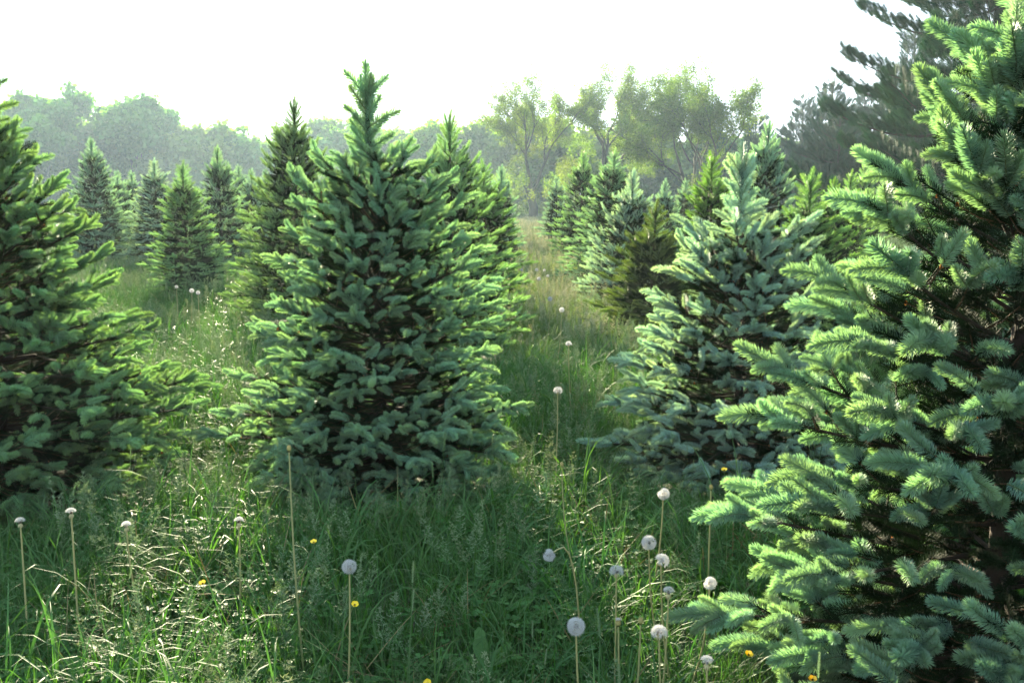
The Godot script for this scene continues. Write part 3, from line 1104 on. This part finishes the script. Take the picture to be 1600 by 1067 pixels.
	broadleaf("willow_tree", {"x": 1.2, "z": -60.0, "h": 9.2, "seed": 501, "col": leafy, "fork": 0.22, "splay": 0.45, "spread": 0.75, "leaf": 1.3, "puff": 0.28, "clump": 0.8, "limbs": 3, "lobes": 20, "bush_r": 2.8, "lobe_hi": 0.55, "lobe": 0.9, "lobe_n": 26, "lobe_clump": 0.9, "label": "airy pale willow with forked trunk at the end of the path", "group": "tall airy trees behind the rows"})
	broadleaf("willow_tree", {"x": 5.6, "z": -61.0, "h": 9.7, "seed": 502, "col": leafy, "fork": 0.3, "splay": 0.3, "spread": 0.7, "leaf": 1.7, "puff": 0.3, "clump": 0.85, "limbs": 3, "lobes": 24, "bush_r": 2.8, "lobe_hi": 0.55, "lobe": 0.9, "lobe_n": 26, "lobe_clump": 0.9, "label": "slender tall willow right of the forked one", "group": "tall airy trees behind the rows"})
	broadleaf("willow_tree", {"x": 10.3, "z": -57.0, "h": 9.5, "seed": 503, "col": Color(0.140, 0.195, 0.052), "fork": 0.15, "splay": 0.6, "spread": 0.7, "leaf": 1.9, "puff": 0.34, "clump": 0.9, "lobes": 14, "bush_r": 1.9, "lobe_hi": 0.6, "lobe": 0.8, "lobe_n": 26, "lobe_clump": 0.9, "label": "broad willow with slanting dark limbs beside the dark pines", "group": "tall airy trees behind the rows"})
	rng.seed = 61
	var woods := []
	for i in 34:
		woods.append([-55.0 + i * 1.75 + rf(-0.6, 0.6), -96.0 + rf(-7, 7), rf(6.9, 9.6)])
	for i in 13:
		woods.append([-5.0 + i * 2.5 + rf(-1, 1), -82.0 + rf(-8, 5), rf(6.0, 7.8)])
	for i in woods.size():
		var w: Array = woods[i]
		broadleaf("forest_tree", {"x": w[0], "z": w[1], "h": w[2], "seed": 600 + i, "col": deep.lerp(leafy, rng.randf() * 0.8 if i < 34 else 0.4 + 0.6 * rng.randf()), "fork": 0.25, "splay": 0.7, "spread": 0.95, "leaf": 0.5, "puff": 0.6, "clump": 1.2, "lobes": 30, "bush_r": 2.4, "lobe": 1.1, "lobe_n": 24, "lobe_clump": 0.9, "label": "hazy leafy tree in the wood behind the left rows" if i < 34 else "hazy leafy tree in the wood behind the willows", "group": "trees of the far wood"})
	for w in [[-40.5, -88.0, 10.8, "taller thin tree standing above the far wood near the left edge"], [-33.2, -90.0, 10.0, "second taller thin tree standing above the far wood"]]:
		broadleaf("forest_tree", {"x": w[0], "z": w[1], "h": w[2], "seed": int(w[2] * 70), "col": deep, "fork": 0.3, "splay": 0.45, "spread": 0.8, "leaf": 2, "puff": 0.5, "clump": 1.1, "label": w[3], "group": "trees of the far wood"})
	var dark := Color(0.024, 0.066, 0.036)
	for q in [
		[15.9, -34.0, 14.5, 6.0, "big dark pine with layered limbs above the closest spruce"],
		[18.3, -47.0, 8.6, 3.4, "dark pine beside the big layered pine, second highest"],
		[15.6, -50.0, 7.0, 3.0, "dark pine with a thin pointed tip before the taller ones"],
		[17.3, -61.0, 7.0, 3.4, "dark pine in the row behind the spruces, its top just showing"],
		[15.0, -63.0, 6.3, 3.0, "dark pine closest to the broad willow"],
		[20.6, -60.0, 7.8, 3.4, "dark pine behind the pointed one"],
		[13.2, -67.0, 5.9, 2.8, "low dark pine showing through the broad willow's edge"],
		[14.4, -45.0, 5.2, 2.6, "low dark pine in front of the taller ones, left of the closest spruce"],
		[16.6, -42.0, 6.6, 3.0, "dark pine at the foot of the big layered pine"],
		[22.5, -50.0, 9.0, 3.6, "dark pine hidden behind the big layered pine"]]:
		pine({"x": q[0], "z": q[1], "h": q[2], "r": q[3], "seed": int(q[0] * 10 + q[1] * -7), "col": dark, "label": q[4], "dense": 60, "gap": 0.48 if q[2] < 10.0 else 0.75, "clump": 0.95 if q[2] < 10.0 else 1.15})
	print("wood done")

	# ---- the meadow
	meadow()

	# ---- dandelions, spent stalks, buttercups
	rng.seed = 77
	clock_meshes = [seed_clock(150, -0.93), seed_clock(70, -0.2), seed_clock(40, 0.25), seed_clock(14, 0.75), seed_clock(150, -0.9)]
	var D := [
		[-0.47, -2.78, 0.45, 0, "full round seed head alone in front of the middle spruce"],
		[0.16, -2.38, 0.45, 0, "full round seed head low in the picture, closest to the camera"],
		[0.55, -3.53, 0.45, 0, "round seed head right below the pale blue-green spruce"],
		[0.43, -3.03, 0.45, 0, "ragged round seed head just under the highest close one"],
		[0.12, -3.05, 0.40, 0, "seed head nodding on a bent stem"],
		[0.31, -2.85, 0.42, 1, "half-bare seed head on a straight stem between two round ones"],
		[0.44, -2.84, 0.46, 1, "lopsided half-empty seed head on a leaning stem"],
		[0.43, -2.63, 0.44, 2, "nearly bare white knob with a ring of drooping seeds"],
		[0.57, -2.76, 0.42, 0, "round seed head touching the closest spruce's lowest branch"],
		[0.38, -2.46, 0.40, 1, "tattered seed head low among the three thin stalks"],
		[0.46, -2.24, 0.42, 2, "sparse seed head at the bottom edge beneath the closest spruce"],
		[0.28, -2.51, 0.40, 3, "closed bud with a white tuft on a tall stalk"],
		[0.34, -2.52, 0.40, 3, "closed tilted bud beside the bare knob"],
		[0.22, -4.74, 0.58, 1, "flattened seed head on a tall stem in the path, right of the middle spruce"],
		[0.41, -8.22, 0.50, 0, "white seed head halfway up the path"],
		[0.36, -9.49, 0.45, 0, "small white seed head farther up the path"],
		[0.39, -6.84, 0.50, 1, "thin seed head in the path before the olive-brown spruce"],
		[0.42, -13.04, 0.45, 0, "far seed head, topmost of the cluster up the path"],
		[0.31, -12.62, 0.50, 0, "far seed head, leftmost of the cluster up the path"],
		[0.12, -12.52, 0.50, 0, "far seed head beside the left row, apart from the cluster"],
		[0.45, -12.61, 0.42, 0, "far seed head, rightmost of the cluster up the path"],
		[0.33, -12.29, 0.40, 0, "far seed head, lowest of the cluster up the path"],
		[-3.37, -10.53, 0.45, 0, "far seed head in front of the small neat green spruce, middle of three"],
		[-3.22, -10.26, 0.45, 0, "far seed head in front of the small neat green spruce, right of three"],
		[-3.67, -10.95, 0.45, 0, "far seed head in front of the small neat green spruce, left of three"],
		[-1.60, -3.15, 0.45, 2, "spent seed head at the left edge of the photo"],
		[-1.41, -3.10, 0.50, 2, "spent seed head on the tallest stalk under the left-edge spruce"],
		[-1.28, -3.21, 0.42, 2, "spent seed head third from the left edge"],
		[-0.92, -3.26, 0.42, 2, "spent seed head at the edge of the sunlit strip"],
		[-0.67, -2.94, 0.75, 3, "tall bare stalk with a brown bud before the middle spruce"],
		[0.19, -3.72, 0.50, 3, "budded stalk in the shade right of the middle spruce"],
		[0.70, -3.42, 0.50, 3, "budded stalk in the dark under the pale blue-green spruce"],
	]
	for k in D.size():
		var d := {"at": [D[k][0], D[k][1], D[k][2] + (0.12 if D[k][1] < -8.0 else 0.0)], "kind": D[k][3], "label": D[k][4]}
		if k == 4:
			d.bow = Vector3(-0.10, 0, 0.02)
			d.nod = true
		if k == 6:
			d.bow = Vector3(-0.05, 0, 0)
			d.face = Vector3(0.8, 0, 0.2)
		if k == 13 or k == 2 or k == 0:
			d.face = Vector3(0.1, 0.2, 0.5)
		if k == 11:
			d.tuft = true
		d.gap = k in [2, 3, 4, 8]
		if d.kind == 2:
			d.s = 0.8
		elif d.kind == 0:
			d.s = rf(0.82, 1.1)
		dandelion(d)
	var Y := [[-0.70, -3.41, 0.30, "tiny yellow flower in the shade before the middle spruce"], [-0.49, -2.98, 0.25, "tiny yellow flower just below the lone round seed head"], [-0.23, -2.58, 0.20, "tiny yellow flower at the bottom edge, middle of the photo"], [-0.97, -3.01, 0.30, "yellow flower in the sunlit grass strip"], [0.66, -2.65, 0.25, "tiny yellow flower left of the closest spruce's foot"], [0.81, -2.55, 0.22, "yellow flower at the bottom edge under the closest spruce"], [0.79, -3.63, 0.50, "pale yellow flower in the dark between the two right-hand spruces"]]
	for y in Y:
		buttercup(y, y[3])
	print("all done")
